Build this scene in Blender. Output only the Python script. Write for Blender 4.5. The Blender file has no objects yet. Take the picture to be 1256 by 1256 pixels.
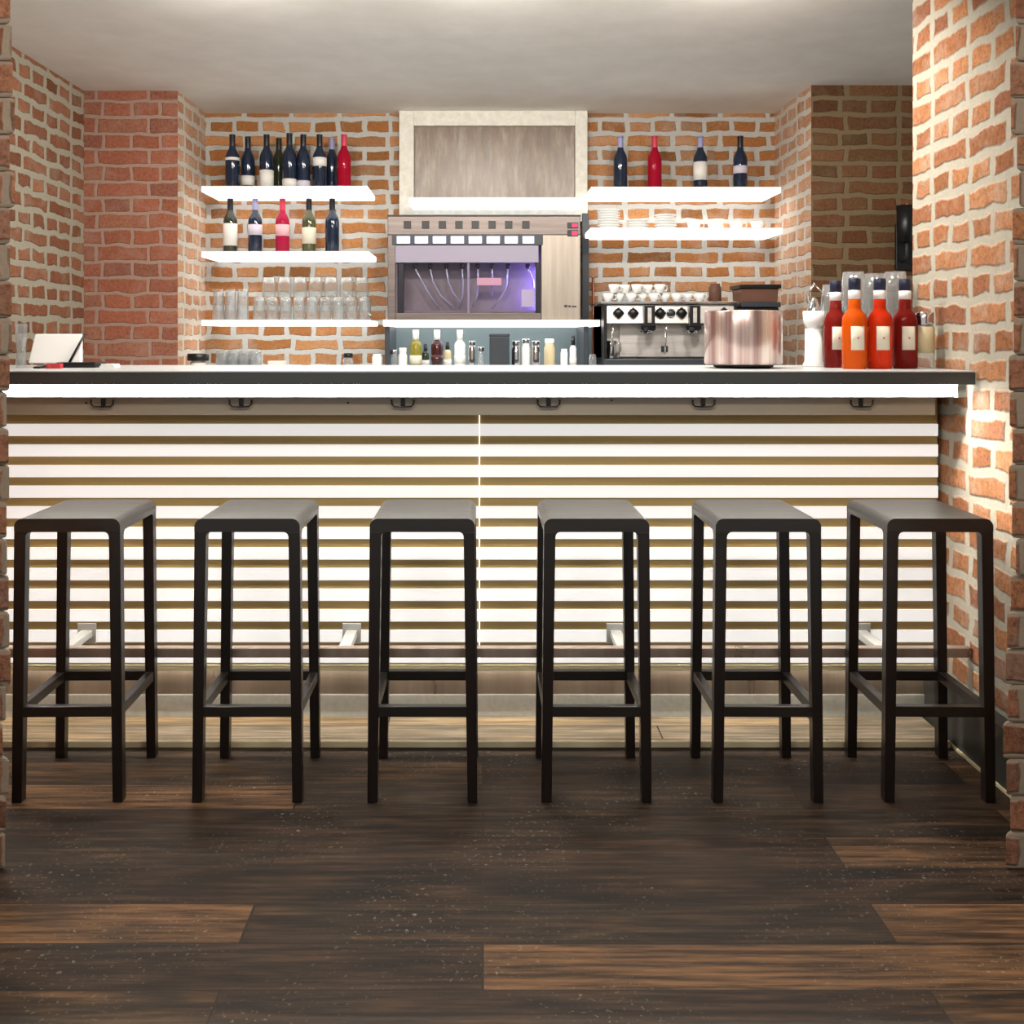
import bpy, math, random
from mathutils import Vector, Matrix
random.seed(7)
C = bpy.context.scene.collection
F, VX, VY, ZC = 1256.0, 592.0, 415.0, 1.242      # focal length in pixels, vanishing point, eye height
def X(px, Y): return (px - VX) * Y / F
def Z(py, Y): return ZC - (py - VY) * Y / F
ORD = ['first', 'second', 'third', 'fourth', 'fifth', 'sixth', 'seventh', 'eighth', 'ninth', 'tenth', 'eleventh', 'twelfth']

# ------------------------------------------------------------------ materials
def s2l(c):
    return tuple((v/255/12.92 if v/255 <= .04045 else ((v/255+.055)/1.055)**2.4) for v in c) + (1.0,)
def new_mat(name):
    m = bpy.data.materials.new(name); m.use_nodes = True
    nt = m.node_tree
    return m, nt, nt.nodes['Principled BSDF']
def mat(name, rgb, rough=.5, metal=0., trans=0., spec=.5, emis=None, strength=0., ior=1.45, coat=0.):
    m, nt, b = new_mat(name)
    b.inputs['Base Color'].default_value = s2l(rgb)
    b.inputs['Roughness'].default_value = rough
    b.inputs['Metallic'].default_value = metal
    b.inputs['Transmission Weight'].default_value = trans
    b.inputs['Specular IOR Level'].default_value = spec
    b.inputs['IOR'].default_value = ior
    b.inputs['Coat Weight'].default_value = coat
    if emis:
        b.inputs['Emission Color'].default_value = s2l(emis)
        b.inputs['Emission Strength'].default_value = strength
    # a trace of unevenness in the gloss
    n = nt.nodes.new('ShaderNodeTexNoise'); n.inputs['Scale'].default_value = 40
    r = nt.nodes.new('ShaderNodeMapRange'); r.inputs['To Min'].default_value = max(0, rough-.04); r.inputs['To Max'].default_value = min(1, rough+.05)
    nt.links.new(n.outputs['Fac'], r.inputs['Value']); nt.links.new(r.outputs['Result'], b.inputs['Roughness'])
    return m
def math_node(nt, op, a, b=None, clamp=False):
    n = nt.nodes.new('ShaderNodeMath'); n.operation = op; n.use_clamp = clamp
    for i, v in enumerate((a, b)):
        if v is None: continue
        if isinstance(v, (int, float)): n.inputs[i].default_value = v
        else: nt.links.new(v, n.inputs[i])
    return n.outputs[0]
def mix_col(nt, fac, a, b, blend='MIX'):
    n = nt.nodes.new('ShaderNodeMix'); n.data_type = 'RGBA'; n.blend_type = blend
    for i, v in ((0, fac), (6, a), (7, b)):
        if isinstance(v, (int, float, tuple)): n.inputs[i].default_value = v
        else: nt.links.new(v, n.inputs[i])
    return n.outputs[2]
def noise(nt, vec, scale, detail=4, rough=.55):
    n = nt.nodes.new('ShaderNodeTexNoise'); n.inputs['Scale'].default_value = scale
    n.inputs['Detail'].default_value = detail; n.inputs['Roughness'].default_value = rough
    nt.links.new(vec, n.inputs['Vector']); return n
def ramp(nt, fac, stops):
    n = nt.nodes.new('ShaderNodeValToRGB'); e = n.color_ramp.elements
    while len(e) < len(stops): e.new(.5)
    for i, (p, c) in enumerate(stops): e[i].position = p; e[i].color = c
    nt.links.new(fac, n.inputs['Fac']); return n.outputs['Color']
def brick(name, axis, tones, mortar, width=.255, row=.078, gap=.014, smear=.45, wob=.012, off=(0, 0), smooth=.25, grit=.5, squash=.55):
    m, nt, b = new_mat(name)
    g = nt.nodes.new('ShaderNodeNewGeometry')
    sep = nt.nodes.new('ShaderNodeSeparateXYZ'); nt.links.new(g.outputs['Position'], sep.inputs[0])
    u = sep.outputs['X' if axis == 'X' else 'Y']
    cb = nt.nodes.new('ShaderNodeCombineXYZ')
    nt.links.new(math_node(nt, 'ADD', u, off[0]), cb.inputs[0]); nt.links.new(math_node(nt, 'ADD', sep.outputs['Z'], off[1]), cb.inputs[1])
    n1 = noise(nt, g.outputs['Position'], 9, 3)
    vm = nt.nodes.new('ShaderNodeVectorMath'); vm.operation = 'SUBTRACT'; vm.inputs[1].default_value = (.5, .5, .5)
    nt.links.new(n1.outputs['Color'], vm.inputs[0])
    vs = nt.nodes.new('ShaderNodeVectorMath'); vs.operation = 'SCALE'; vs.inputs['Scale'].default_value = wob*3
    nt.links.new(vm.outputs[0], vs.inputs[0])
    va = nt.nodes.new('ShaderNodeVectorMath'); va.operation = 'ADD'
    nt.links.new(cb.outputs[0], va.inputs[0]); nt.links.new(vs.outputs[0], va.inputs[1])
    bt = nt.nodes.new('ShaderNodeTexBrick')
    bt.offset = .5; bt.offset_frequency = 2; bt.squash = squash; bt.squash_frequency = 2
    nt.links.new(va.outputs[0], bt.inputs['Vector'])
    for k, v in (('Scale', 1), ('Mortar Size', gap), ('Mortar Smooth', smooth), ('Bias', 0), ('Brick Width', width), ('Row Height', row)):
        bt.inputs[k].default_value = v
    bt.inputs['Color1'].default_value = (0, 0, 0, 1); bt.inputs['Color2'].default_value = (1, 1, 1, 1); bt.inputs['Mortar'].default_value = (.5, .5, .5, 1)
    k = len(tones)
    base = ramp(nt, bt.outputs['Color'], [(i/(k-1), s2l(t)) for i, t in enumerate(tones)])
    n2 = noise(nt, g.outputs['Position'], 70, 8, .85)
    base = mix_col(nt, grit, base, ramp(nt, n2.outputs['Fac'], [(.36, (.3, .27, .25, 1)), (.5, (1, 1, 1, 1)), (.64, (1.5, 1.45, 1.4, 1))]), 'MULTIPLY')
    n3 = noise(nt, g.outputs['Position'], 7, 6, .7)
    sm = nt.nodes.new('ShaderNodeMapRange'); sm.inputs['From Min'].default_value = .5; sm.inputs['From Max'].default_value = .75; sm.inputs['To Max'].default_value = smear
    nt.links.new(n3.outputs['Fac'], sm.inputs['Value'])
    base = mix_col(nt, sm.outputs[0], base, s2l(mortar))
    mc = mix_col(nt, .4, s2l(mortar), ramp(nt, n2.outputs['Fac'], [(.3, (.5, .48, .45, 1)), (.7, (1.15, 1.15, 1.15, 1))]), 'MULTIPLY')
    col = mix_col(nt, bt.outputs['Fac'], base, mc)
    nt.links.new(col, b.inputs['Base Color'])
    b.inputs['Roughness'].default_value = .9; b.inputs['Specular IOR Level'].default_value = .2
    h = math_node(nt, 'ADD', math_node(nt, 'MULTIPLY', math_node(nt, 'SUBTRACT', 1.0, bt.outputs['Fac']), .7), math_node(nt, 'MULTIPLY', n2.outputs['Fac'], .5))
    bp = nt.nodes.new('ShaderNodeBump'); bp.inputs['Strength'].default_value = .8; bp.inputs['Distance'].default_value = .014
    nt.links.new(h, bp.inputs['Height']); nt.links.new(bp.outputs[0], b.inputs['Normal'])
    return m
def planks(name, tones, width=1.35, row=.15, gap=.0025, rough=(.45, .75), scuff=.5, off=(0, 0), contrast=.85):
    m, nt, b = new_mat(name)
    g = nt.nodes.new('ShaderNodeNewGeometry')
    mp = nt.nodes.new('ShaderNodeMapping'); mp.inputs['Location'].default_value = (off[0], off[1], 0)
    nt.links.new(g.outputs['Position'], mp.inputs['Vector'])
    bt = nt.nodes.new('ShaderNodeTexBrick'); bt.offset = .37; bt.offset_frequency = 2
    nt.links.new(mp.outputs[0], bt.inputs['Vector'])
    for k, v in (('Scale', 1), ('Mortar Size', gap), ('Mortar Smooth', .1), ('Bias', 0), ('Brick Width', width), ('Row Height', row)):
        bt.inputs[k].default_value = v
    bt.inputs['Color1'].default_value = (0, 0, 0, 1); bt.inputs['Color2'].default_value = (1, 1, 1, 1); bt.inputs['Mortar'].default_value = (.5, .5, .5, 1)
    k = len(tones)
    st = nt.nodes.new('ShaderNodeMapping'); st.inputs['Scale'].default_value = (2.2, 34, 1); nt.links.new(g.outputs['Position'], st.inputs['Vector'])
    grain = noise(nt, st.outputs[0], 1.6, 7, .65)
    st2 = nt.nodes.new('ShaderNodeMapping'); st2.inputs['Scale'].default_value = (2.2, 9, 1); nt.links.new(g.outputs['Position'], st2.inputs['Vector'])
    blotch = noise(nt, st2.outputs[0], 1.3, 3, .6)
    t = math_node(nt, 'ADD', math_node(nt, 'MULTIPLY', bt.outputs['Color'], .75), math_node(nt, 'MULTIPLY', math_node(nt, 'SUBTRACT', math_node(nt, 'MULTIPLY', blotch.outputs['Fac'], 2.4), .7), .36))
    base = ramp(nt, t, [(.12 + .76*i/(k-1), s2l(c)) for i, c in enumerate(tones)])
    base = mix_col(nt, contrast, base, ramp(nt, grain.outputs['Fac'], [(.4, (.25, .23, .22, 1)), (.5, (.9, .88, .86, 1)), (.62, (1.9, 1.8, 1.7, 1))]), 'MULTIPLY')
    n3 = noise(nt, g.outputs['Position'], 85, 3, .6)
    sc = nt.nodes.new('ShaderNodeMapRange'); sc.inputs['From Min'].default_value = .6; sc.inputs['From Max'].default_value = .75; sc.inputs['To Max'].default_value = scuff
    nt.links.new(n3.outputs['Fac'], sc.inputs['Value'])
    n4 = noise(nt, g.outputs['Position'], 3.1, 2)
    gate = nt.nodes.new('ShaderNodeMapRange'); gate.inputs['From Min'].default_value = .45; gate.inputs['From Max'].default_value = .62
    nt.links.new(n4.outputs['Fac'], gate.inputs['Value'])
    base = mix_col(nt, math_node(nt, 'MULTIPLY', sc.outputs[0], gate.outputs[0]), base, s2l((150, 145, 132)))
    base = mix_col(nt, bt.outputs['Fac'], base, s2l((40, 31, 24)))
    nt.links.new(base, b.inputs['Base Color'])
    rr = nt.nodes.new('ShaderNodeMapRange'); rr.inputs['To Min'].default_value = rough[0]; rr.inputs['To Max'].default_value = rough[1]
    nt.links.new(grain.outputs['Fac'], rr.inputs['Value']); nt.links.new(rr.outputs[0], b.inputs['Roughness'])
    b.inputs['Specular IOR Level'].default_value = .2
    h = math_node(nt, 'SUBTRACT', math_node(nt, 'MULTIPLY', grain.outputs['Fac'], .25), bt.outputs['Fac'])
    bp = nt.nodes.new('ShaderNodeBump'); bp.inputs['Strength'].default_value = .45; bp.inputs['Distance'].default_value = .003
    nt.links.new(h, bp.inputs['Height']); nt.links.new(bp.outputs[0], b.inputs['Normal'])
    return m
def grainy(name, a, c, rough, scale=(3, 60, 60), coat=0., spec=.5, contrast=(.3, .7), metal=0., coord='Object', glow=0.):
    m, nt, b = new_mat(name)
    tc = nt.nodes.new('ShaderNodeTexCoord'); mp = nt.nodes.new('ShaderNodeMapping'); mp.inputs['Scale'].default_value = scale
    nt.links.new(tc.outputs[coord], mp.inputs['Vector'])
    n = noise(nt, mp.outputs[0], 1.0, 5, .6)
    nt.links.new(ramp(nt, n.outputs['Fac'], [(contrast[0], s2l(a)), (contrast[1], s2l(c))]), b.inputs['Base Color'])
    rr = nt.nodes.new('ShaderNodeMapRange'); rr.inputs['To Min'].default_value = rough-.06; rr.inputs['To Max'].default_value = rough+.08
    nt.links.new(n.outputs['Fac'], rr.inputs['Value']); nt.links.new(rr.outputs[0], b.inputs['Roughness'])
    b.inputs['Emission Color'].default_value = (1, .985, .96, 1); b.inputs['Emission Strength'].default_value = glow
    b.inputs['Coat Weight'].default_value = coat; b.inputs['Coat Roughness'].default_value = .25
    b.inputs['Specular IOR Level'].default_value = spec; b.inputs['Metallic'].default_value = metal
    bp = nt.nodes.new('ShaderNodeBump'); bp.inputs['Strength'].default_value = .12; bp.inputs['Distance'].default_value = .001
    nt.links.new(n.outputs['Fac'], bp.inputs['Height']); nt.links.new(bp.outputs[0], b.inputs['Normal'])
    return m
def clear(name, tint=(250, 252, 252), refl=.3, rough=.08, milk=.07):
    m, nt, b = new_mat(name)
    nt.nodes.remove(b)
    out = nt.nodes['Material Output']
    tr = nt.nodes.new('ShaderNodeBsdfTransparent'); tr.inputs[0].default_value = s2l(tint)
    gl = nt.nodes.new('ShaderNodeBsdfGlossy'); gl.inputs['Roughness'].default_value = rough
    lw = nt.nodes.new('ShaderNodeLayerWeight'); lw.inputs['Blend'].default_value = refl
    mx = nt.nodes.new('ShaderNodeMixShader')
    f = math_node(nt, 'MULTIPLY', lw.outputs['Facing'], .75, True)
    nt.links.new(f, mx.inputs[0]); nt.links.new(tr.outputs[0], mx.inputs[1]); nt.links.new(gl.outputs[0], mx.inputs[2])
    df = nt.nodes.new('ShaderNodeBsdfTranslucent'); df.inputs[0].default_value = (1, 1, 1, 1)
    d2 = nt.nodes.new('ShaderNodeBsdfDiffuse'); d2.inputs[0].default_value = (1, 1, 1, 1)
    ad = nt.nodes.new('ShaderNodeMixShader'); ad.inputs[0].default_value = .5
    nt.links.new(df.outputs[0], ad.inputs[1]); nt.links.new(d2.outputs[0], ad.inputs[2])
    m2 = nt.nodes.new('ShaderNodeMixShader'); m2.inputs[0].default_value = milk
    nt.links.new(mx.outputs[0], m2.inputs[1]); nt.links.new(ad.outputs[0], m2.inputs[2])
    nt.links.new(m2.outputs[0], out.inputs['Surface'])
    return m

LED = 9.0
M = dict(
    brick_back=brick('brick_orange', 'X', [(128, 86, 50), (176, 118, 70), (156, 102, 58), (192, 136, 88), (150, 108, 74)], (196, 194, 188), gap=.016, smear=.4),
    brick_return=brick('brick_pale', 'Y', [(180, 130, 98), (206, 164, 132), (196, 146, 112)], (216, 208, 196), gap=.016, smear=.7, wob=.016),
    brick_left=brick('brick_left', 'Y', [(112, 76, 54), (148, 94, 68), (134, 90, 68), (164, 112, 84)], (178, 172, 154), gap=.017, smear=.5, wob=.016),
    brick_red=brick('brick_red', 'X', [(150, 92, 70), (166, 102, 80), (142, 92, 76), (162, 108, 86)], (176, 146, 132), gap=.010, smear=.6, grit=.7, off=(.1, .02)),
    brick_dark=brick('brick_brown', 'X', [(84, 58, 38), (112, 72, 48), (92, 70, 46), (122, 84, 56)], (128, 110, 84), gap=.014, smear=.6, off=(.05, .03)),
    brick_right=brick('brick_right', 'Y', [(154, 102, 70), (192, 134, 94), (172, 116, 80), (150, 100, 76)], (200, 194, 178), width=.24, row=.085, gap=.02, smear=.6, wob=.016, smooth=.5, grit=.7),
    brick_near=brick('brick_near', 'X', [(116, 78, 60), (154, 104, 78), (138, 98, 80), (170, 114, 78)], (158, 142, 124), width=.27, row=.086, gap=.014, smear=.45, wob=.01, smooth=.5, grit=.9),
    plaster=grainy('white_plaster', (236, 234, 228), (246, 244, 240), .85, (6, 6, 6)),
    floor=planks('dark_plank_floor', [(28, 21, 15), (53, 39, 28), (43, 35, 27), (70, 52, 35), (92, 68, 46)], scuff=.7),
    deck=planks('lightened_deck_planks', [(104, 92, 74), (140, 118, 90), (122, 112, 98), (156, 134, 104)], row=.105, off=(.3, .02), scuff=.6, contrast=.5),  # floor wood in lighter tones; LED brightness is partly put into the colour
    nosing=mat('pale_nosing', (206, 194, 160), .45),
    stool=grainy('espresso_stained_wood', (18, 15, 13), (32, 28, 25), .32, (4, 70, 70), coat=.2, spec=.45),
    stool_up=grainy('espresso_stained_wood_upright', (18, 12, 10), (28, 20, 18), .32, (70, 70, 4), coat=.08, spec=.4),
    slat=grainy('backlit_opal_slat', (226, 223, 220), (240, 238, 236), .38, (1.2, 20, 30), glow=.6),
    slot=grainy('brown_slot_board', (160, 138, 88), (186, 160, 104), .55, (1.5, 20, 40)),
    apron=grainy('taupe_panel', (150, 140, 124), (164, 154, 138), .4, (1.5, 20, 20)),
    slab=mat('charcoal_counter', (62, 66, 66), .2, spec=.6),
    slab_top=mat('sheen_grey_counter_top', (200, 206, 208), .28, spec=.6),  # paler than the slab; reflected LED sheen is put into the colour
    led=mat('led_diffuser', (255, 255, 255), .4, emis=(255, 252, 246), strength=LED),
    led_soft=mat('backlit_seam', (255, 255, 255), .4, emis=(255, 252, 246), strength=1.3),
    toe_led=mat('toe_light_diffuser', (255, 255, 255), .4, emis=(255, 248, 232), strength=14.0),
    down_led=mat('down_light_diffuser', (255, 255, 255), .4, emis=(255, 250, 238), strength=420.0),
    led_cap=mat('grey_led_end_cap', (176, 190, 184), .4),
    shelf_led=mat('lit_shelf', (255, 255, 255), .3, emis=(255, 252, 248), strength=2.0),
    kick=grainy('brown_brushed_steel', (128, 114, 104), (168, 152, 140), .28, (9, 9, .6), metal=.55),
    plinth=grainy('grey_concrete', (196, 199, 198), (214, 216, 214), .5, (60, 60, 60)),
    base_slab=mat('dark_slab_skirting', (54, 54, 52), .4),
    wsteel=grainy('taupe_steel', (100, 90, 87), (126, 116, 111), .36, (2, 40, 60), metal=.6),
    psteel=grainy('beige_steel', (150, 140, 130), (172, 162, 150), .38, (40, 40, 2), metal=.5),
    bracket=mat('satin_bracket', (214, 214, 210), .35, metal=.3),
    hose=mat('silver_hose', (196, 200, 212), .25, metal=.3),
    steel=grainy('brushed_steel', (196, 193, 189), (222, 219, 214), .32, (2, 40, 60), metal=.4),
    rail=grainy('brushed_rail_steel', (150, 128, 114), (196, 180, 168), .28, (7, 3, 3), metal=.55),
    chrome=mat('chrome', (215, 217, 220), .1, metal=1.),
    black=mat('black_plastic', (22, 23, 26), .35),
    dark=mat('dark_grey', (52, 57, 64), .4),
    white=mat('white_ceramic', (236, 236, 234), .25),
    paper=mat('paper_label', (226, 224, 218), .6),
    lilac=mat('lilac_label', (206, 200, 216), .6),
    cream=mat('cream_label', (216, 210, 192), .6),
    pinkpaper=mat('pink_label', (226, 176, 184), .6),
    g_green=mat('dark_green_bottle_glass', (44, 50, 34), .08, spec=.6),
    g_olive=mat('olive_bottle_glass', (74, 76, 46), .08, spec=.6),
    g_navy=mat('blue_black_bottle_glass', (26, 38, 58), .08, spec=.6),
    g_rose=mat('rose_wine_bottle_glass', (190, 40, 78), .08, trans=.35, ior=1.2),
    g_red=mat('red_bottle_glass', (176, 22, 50), .08, trans=.3, ior=1.2),
    g_orange=mat('orange_aperitif_liquid', (255, 104, 20), .06, trans=.45, ior=1.2),
    g_redor=mat('red_orange_aperitif_liquid', (250, 64, 26), .06, trans=.45, ior=1.2),
    g_darkred=mat('dark_red_aperitif_liquid', (140, 34, 28), .06, trans=.4, ior=1.2),
    foil_olive=mat('olive_bottle_foil', (70, 62, 36), .35), foil_black=mat('black_bottle_foil', (30, 32, 40), .35),
    foil_lilac=mat('lilac_bottle_foil', (150, 150, 190), .35), foil_red=mat('red_bottle_foil', (196, 60, 84), .35),
    navycap=mat('navy_screw_cap', (34, 40, 66), .35),
    glass=clear('clear_glass'), glass2=clear('thick_clear_glass', (246, 249, 250), .38, milk=.12), pane=clear('dispenser_pane', (244, 242, 248), .12, milk=.015),
    copper=mat('copper_pipe', (150, 92, 66), .35, metal=.8),
    pot=grainy('warm_brushed_steel', (160, 126, 122), (240, 224, 214), .24, (22, 22, .3), metal=.75, contrast=(.38, .62)),
    teal=mat('grey_teal_splashback', (112, 126, 130), .15, spec=.7),
    interior=grainy('dispenser_interior', (116, 108, 106), (138, 128, 126), .35, (5, 5, 5), metal=.2),
    frost=mat('frosted_lilac_panel', (150, 144, 164), .35),
    violet_fill=mat('violet_fill_emitter', (160, 140, 230), .4, emis=(150, 130, 255), strength=22.),
    cool_led=mat('cool_led_cell', (220, 228, 250), .4, emis=(214, 224, 255), strength=1.3),
    red_led=mat('red_led_digit', (220, 20, 70), .4, emis=(255, 20, 80), strength=1.4),
    ribbed=None, frame=grainy('whitewashed_frame', (206, 204, 192), (232, 230, 222), .7, (30, 30, 30)),
    amber=mat('brown_tinted_jar', (140, 104, 90), .1, trans=.5, ior=1.15),
    red=mat('red_plastic', (200, 60, 66), .4), lamp_orange=mat('orange_lamp_glow', (220, 120, 60), .4, emis=(255, 130, 60), strength=.7),
    yellow=mat('olive_yellow_bottle', (130, 122, 50), .1), maroon=mat('dark_maroon_bottle', (58, 24, 28), .1), beige=mat('beige_canister', (196, 180, 144), .5),
)
def ribbed():
    m, nt, b = new_mat('ribbed_grey_glass')
    g = nt.nodes.new('ShaderNodeNewGeometry'); mp = nt.nodes.new('ShaderNodeMapping'); mp.inputs['Scale'].default_value = (30, 30, 5)
    nt.links.new(g.outputs['Position'], mp.inputs['Vector'])
    n = noise(nt, mp.outputs[0], 1.0, 5, .7)
    nt.links.new(ramp(nt, n.outputs['Fac'], [(.25, s2l((84, 78, 70))), (.5, s2l((118, 98, 80))), (.75, s2l((150, 144, 132)))]), b.inputs['Base Color'])
    b.inputs['Roughness'].default_value = .3
    bp = nt.nodes.new('ShaderNodeBump'); bp.inputs['Strength'].default_value = .4; bp.inputs['Distance'].default_value = .004
    nt.links.new(n.outputs['Fac'], bp.inputs['Height']); nt.links.new(bp.outputs[0], b.inputs['Normal'])
    return m
M['ribbed'] = ribbed()

# ------------------------------------------------------------------ mesh builder
class MB:
    def __init__(s): s.v = []; s.f = []; s.sm = []
    def add(s, vs, fs, smooth=False):
        o = len(s.v); s.v += [tuple(p) for p in vs]
        for f in fs: s.f.append([i+o for i in f]); s.sm.append(smooth)
        return s
    def box(s, x0, x1, y0, y1, z0, z1):
        return s.hexa([(x0, y0, z0), (x1, y0, z0), (x1, y1, z0), (x0, y1, z0)], [(x0, y0, z1), (x1, y0, z1), (x1, y1, z1), (x0, y1, z1)])
    def hexa(s, lo, hi):
        return s.add(list(lo)+list(hi), [(3, 2, 1, 0), (4, 5, 6, 7), (0, 1, 5, 4), (1, 2, 6, 5), (2, 3, 7, 6), (3, 0, 4, 7)])
    def lathe(s, prof, seg=24, c=(0, 0, 0), axis='Z', smooth=True):
        vs, fs = [], []
        for r, h in prof:
            for k in range(seg):
                a = 2*math.pi*k/seg; p = (r*math.cos(a), r*math.sin(a), h)
                if axis == 'Y': p = (p[0], p[2], p[1])
                if axis == 'X': p = (p[2], p[0], p[1])
                vs.append((p[0]+c[0], p[1]+c[1], p[2]+c[2]))
        n = len(prof)
        for i in range(n-1):
            for k in range(seg):
                a, b = i*seg+k, i*seg+(k+1) % seg
                q = (a, b, b+seg, a+seg)
                fs.append(q if axis != 'Y' else q[::-1])
        s.add(vs, fs, smooth)
        return s
    def prism(s, poly, y0, y1, plane='XZ', smooth=False):       # poly in the plane, extruded along the third axis
        def p(a, b, c): return (a, c, b) if plane == 'XZ' else ((c, a, b) if plane == 'YZ' else (a, b, c))
        n = len(poly)
        vs = [p(a, b, y0) for a, b in poly]+[p(a, b, y1) for a, b in poly]
        fs = [tuple(range(n)), tuple(range(2*n-1, n-1, -1))]+[(i, n+i, n+(i+1) % n, (i+1) % n) for i in range(n)]
        return s.add(vs, fs)
    def tube(s, pts, r, seg=8):
        pts = [Vector(p) for p in pts]; rings = []
        for i, p in enumerate(pts):
            d = (pts[min(i+1, len(pts)-1)]-pts[max(i-1, 0)]).normalized()
            up = Vector((0, 0, 1)) if abs(d.z) < .9 else Vector((0, 1, 0))
            a = d.cross(up).normalized(); b = a.cross(d)
            rings.append([p+a*(r*math.cos(2*math.pi*k/seg))+b*(r*math.sin(2*math.pi*k/seg)) for k in range(seg)])
        vs = [v for R in rings for v in R]; fs = []
        for i in range(len(rings)-1):
            for k in range(seg):
                a, b = i*seg+k, i*seg+(k+1) % seg; fs.append((a, b, b+seg, a+seg))
        fs.append(tuple(range(seg-1, -1, -1))); o = (len(rings)-1)*seg; fs.append(tuple(range(o, o+seg)))
        return s.add(vs, fs, True)
def obj(name, mb, m, parent=None, bevel=0., loc=None, world=None):
    """link mb as one mesh object; world=(x,y,z) is subtracted from its vertices"""
    me = bpy.data.meshes.new(name)
    off = world or (0, 0, 0)
    me.from_pydata([(x-off[0], y-off[1], z-off[2]) for x, y, z in mb.v], [], mb.f)
    me.polygons.foreach_set('use_smooth', mb.sm); me.update()
    import bmesh
    bm = bmesh.new(); bm.from_mesh(me); bmesh.ops.recalc_face_normals(bm, faces=bm.faces); bm.to_mesh(me); bm.free()
    o = bpy.data.objects.new(name, me); C.objects.link(o); me.materials.append(m)
    if parent: o.parent = parent
    if loc: o.location = loc
    if bevel:
        b = o.modifiers.new('edge', 'BEVEL'); b.width = bevel; b.segments = 2; b.limit_method = 'ANGLE'; b.angle_limit = math.radians(50)
    return o
def tag(o, label, cat, group=None):
    o['label'] = label; o['category'] = cat
    if group: o['group'] = group
    return o
def thing(name, label, cat, loc=(0, 0, 0), group=None, rot=0):
    o = bpy.data.objects.new(name, None); C.objects.link(o); o.location = loc; o.rotation_euler = (0, 0, rot)
    o.empty_display_size = .05
    return tag(o, label, cat, group)
def struct(name, mb, m):
    o = obj(name, mb, m); o['kind'] = 'structure'; return o
def dup(root, loc, label, group=None, rot=None, scale=None):
    r = root.copy(); C.objects.link(r); r.location = loc; r['label'] = label
    if group: r['group'] = group
    if rot is not None: r.rotation_euler = (0, 0, rot)
    if scale: r.scale = scale
    for ch in [c for c in C.objects if c.parent == root]:
        c = ch.copy(); C.objects.link(c); c.parent = r
        for g in [q for q in C.objects if q.parent == ch]:
            d = g.copy(); C.objects.link(d); d.parent = c
    return r
def remat(root, names, m):
    for c in [c for c in C.objects if c.parent == root]:
        if c.name.split('.')[0] in names:
            c.data = c.data.copy(); c.data.materials[0] = m

# ------------------------------------------------------------------ camera
cam = bpy.data.cameras.new('camera'); co = bpy.data.objects.new('camera', cam); C.objects.link(co)
co.location = (0, 0, ZC); co.rotation_euler = (math.pi/2, 0, 0)
cam.sensor_width = 36; cam.lens = 36*F/1256; cam.shift_x = (628-VX)/1256; cam.shift_y = -(628-VY)/1256; cam.clip_start = .05
bpy.context.scene.camera = co

# ------------------------------------------------------------------ the setting
CEIL = 2.45
YB, YL, YD = 5.5, 5.0, 4.887             # back wall, red wall on the left, brown wall on the right
XL, XRL, XRR, XR = -1.947, -1.489, 1.568, 1.478
struct('floor', MB().box(-3, 3, .6, 5.7, -.1, 0), M['floor'])
struct('ceiling', MB().box(-3, 3, .6, 5.7, CEIL, CEIL+.1), M['plaster'])
struct('wall_back', MB().box(XRL-.2, XRR+.2, YB, YB+.15, 0, CEIL), M['brick_back'])
def mitre(pts): return MB().add([(a, b, 0) for a, b in pts]+[(a, b, CEIL) for a, b in pts], [(3, 2, 1, 0), (4, 5, 6, 7), (0, 1, 5, 4), (1, 2, 6, 5), (2, 3, 7, 6), (3, 0, 4, 7)])
struct('wall_back_left', mitre([(XL-.15, YL), (XRL, YL), (XRL-.15, YL+.15), (XL-.15, YL+.15)]), M['brick_red'])
struct('wall_niche_left', mitre([(XRL, YL), (XRL, YB), (XRL-.15, YB), (XRL-.15, YL+.15)]), M['brick_return'])
struct('wall_niche_right', mitre([(XRR, YD), (XRR+.15, YD+.15), (XRR+.15, YB), (XRR, YB)]), M['brick_return'])
struct('wall_back_right', mitre([(XRR, YD), (2.7, YD), (2.7, YD+.15), (XRR+.15, YD+.15)]), M['brick_dark'])
struct('wall_left', MB().box(XL-.15, XL, 2.55, YL, 0, CEIL), M['brick_left'])
struct('wall_right', MB().box(XR, 2.6, 2.56, 3.52, 0, CEIL), M['brick_right'])
# the wall nearest the camera: an opening with ragged brick jambs
def jamb(side):
    mb = MB(); z = 0; rnd = random.Random(3 if side < 0 else 11)
    k = 0
    while z < CEIL-.001:
        h = min(.086, CEIL-z); y = VY-(z+h/2-ZC)*F/2.4
        if side < 0:
            px = 18+rnd.uniform(-5, 3) if y < 440 else 13+rnd.uniform(-6, 3)
            xe = X(px, 2.4); sl = -1.29; xo = -3
        else:
            px = (1240 if y < 600 else 1231 if y > 850 else 1236)+rnd.uniform(-6, 6)
            xe = X(px, 2.4); sl = 1.41; xo = 3
        a = .012*rnd.random()
        lo = [(xe, 2.4-a, z), (xo, 2.4-a, z), (xo, 2.56, z), (sl, 2.56, z)]
        if side < 0: lo = [lo[1], lo[0], lo[3], lo[2]]
        mb.hexa(lo, [(p[0], p[1], z+h) for p in lo]); z += h; k += 1
    return mb
jl = struct('wall_front_left', jamb(-1), M['brick_near']); jr = struct('wall_front_right', jamb(1), M['brick_near'])
for j in (jl, jr):
    b = j.modifiers.new('worn', 'BEVEL'); b.width = .007; b.segments = 2
struct('baseboard_right', MB().box(1.43, XR, 2.57, 3.40, 0, .17), M['base_slab'])
struct('trim_1', MB().box(1.424, 1.43, 2.57, 3.33, 0, .008), M['nosing'])
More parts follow.
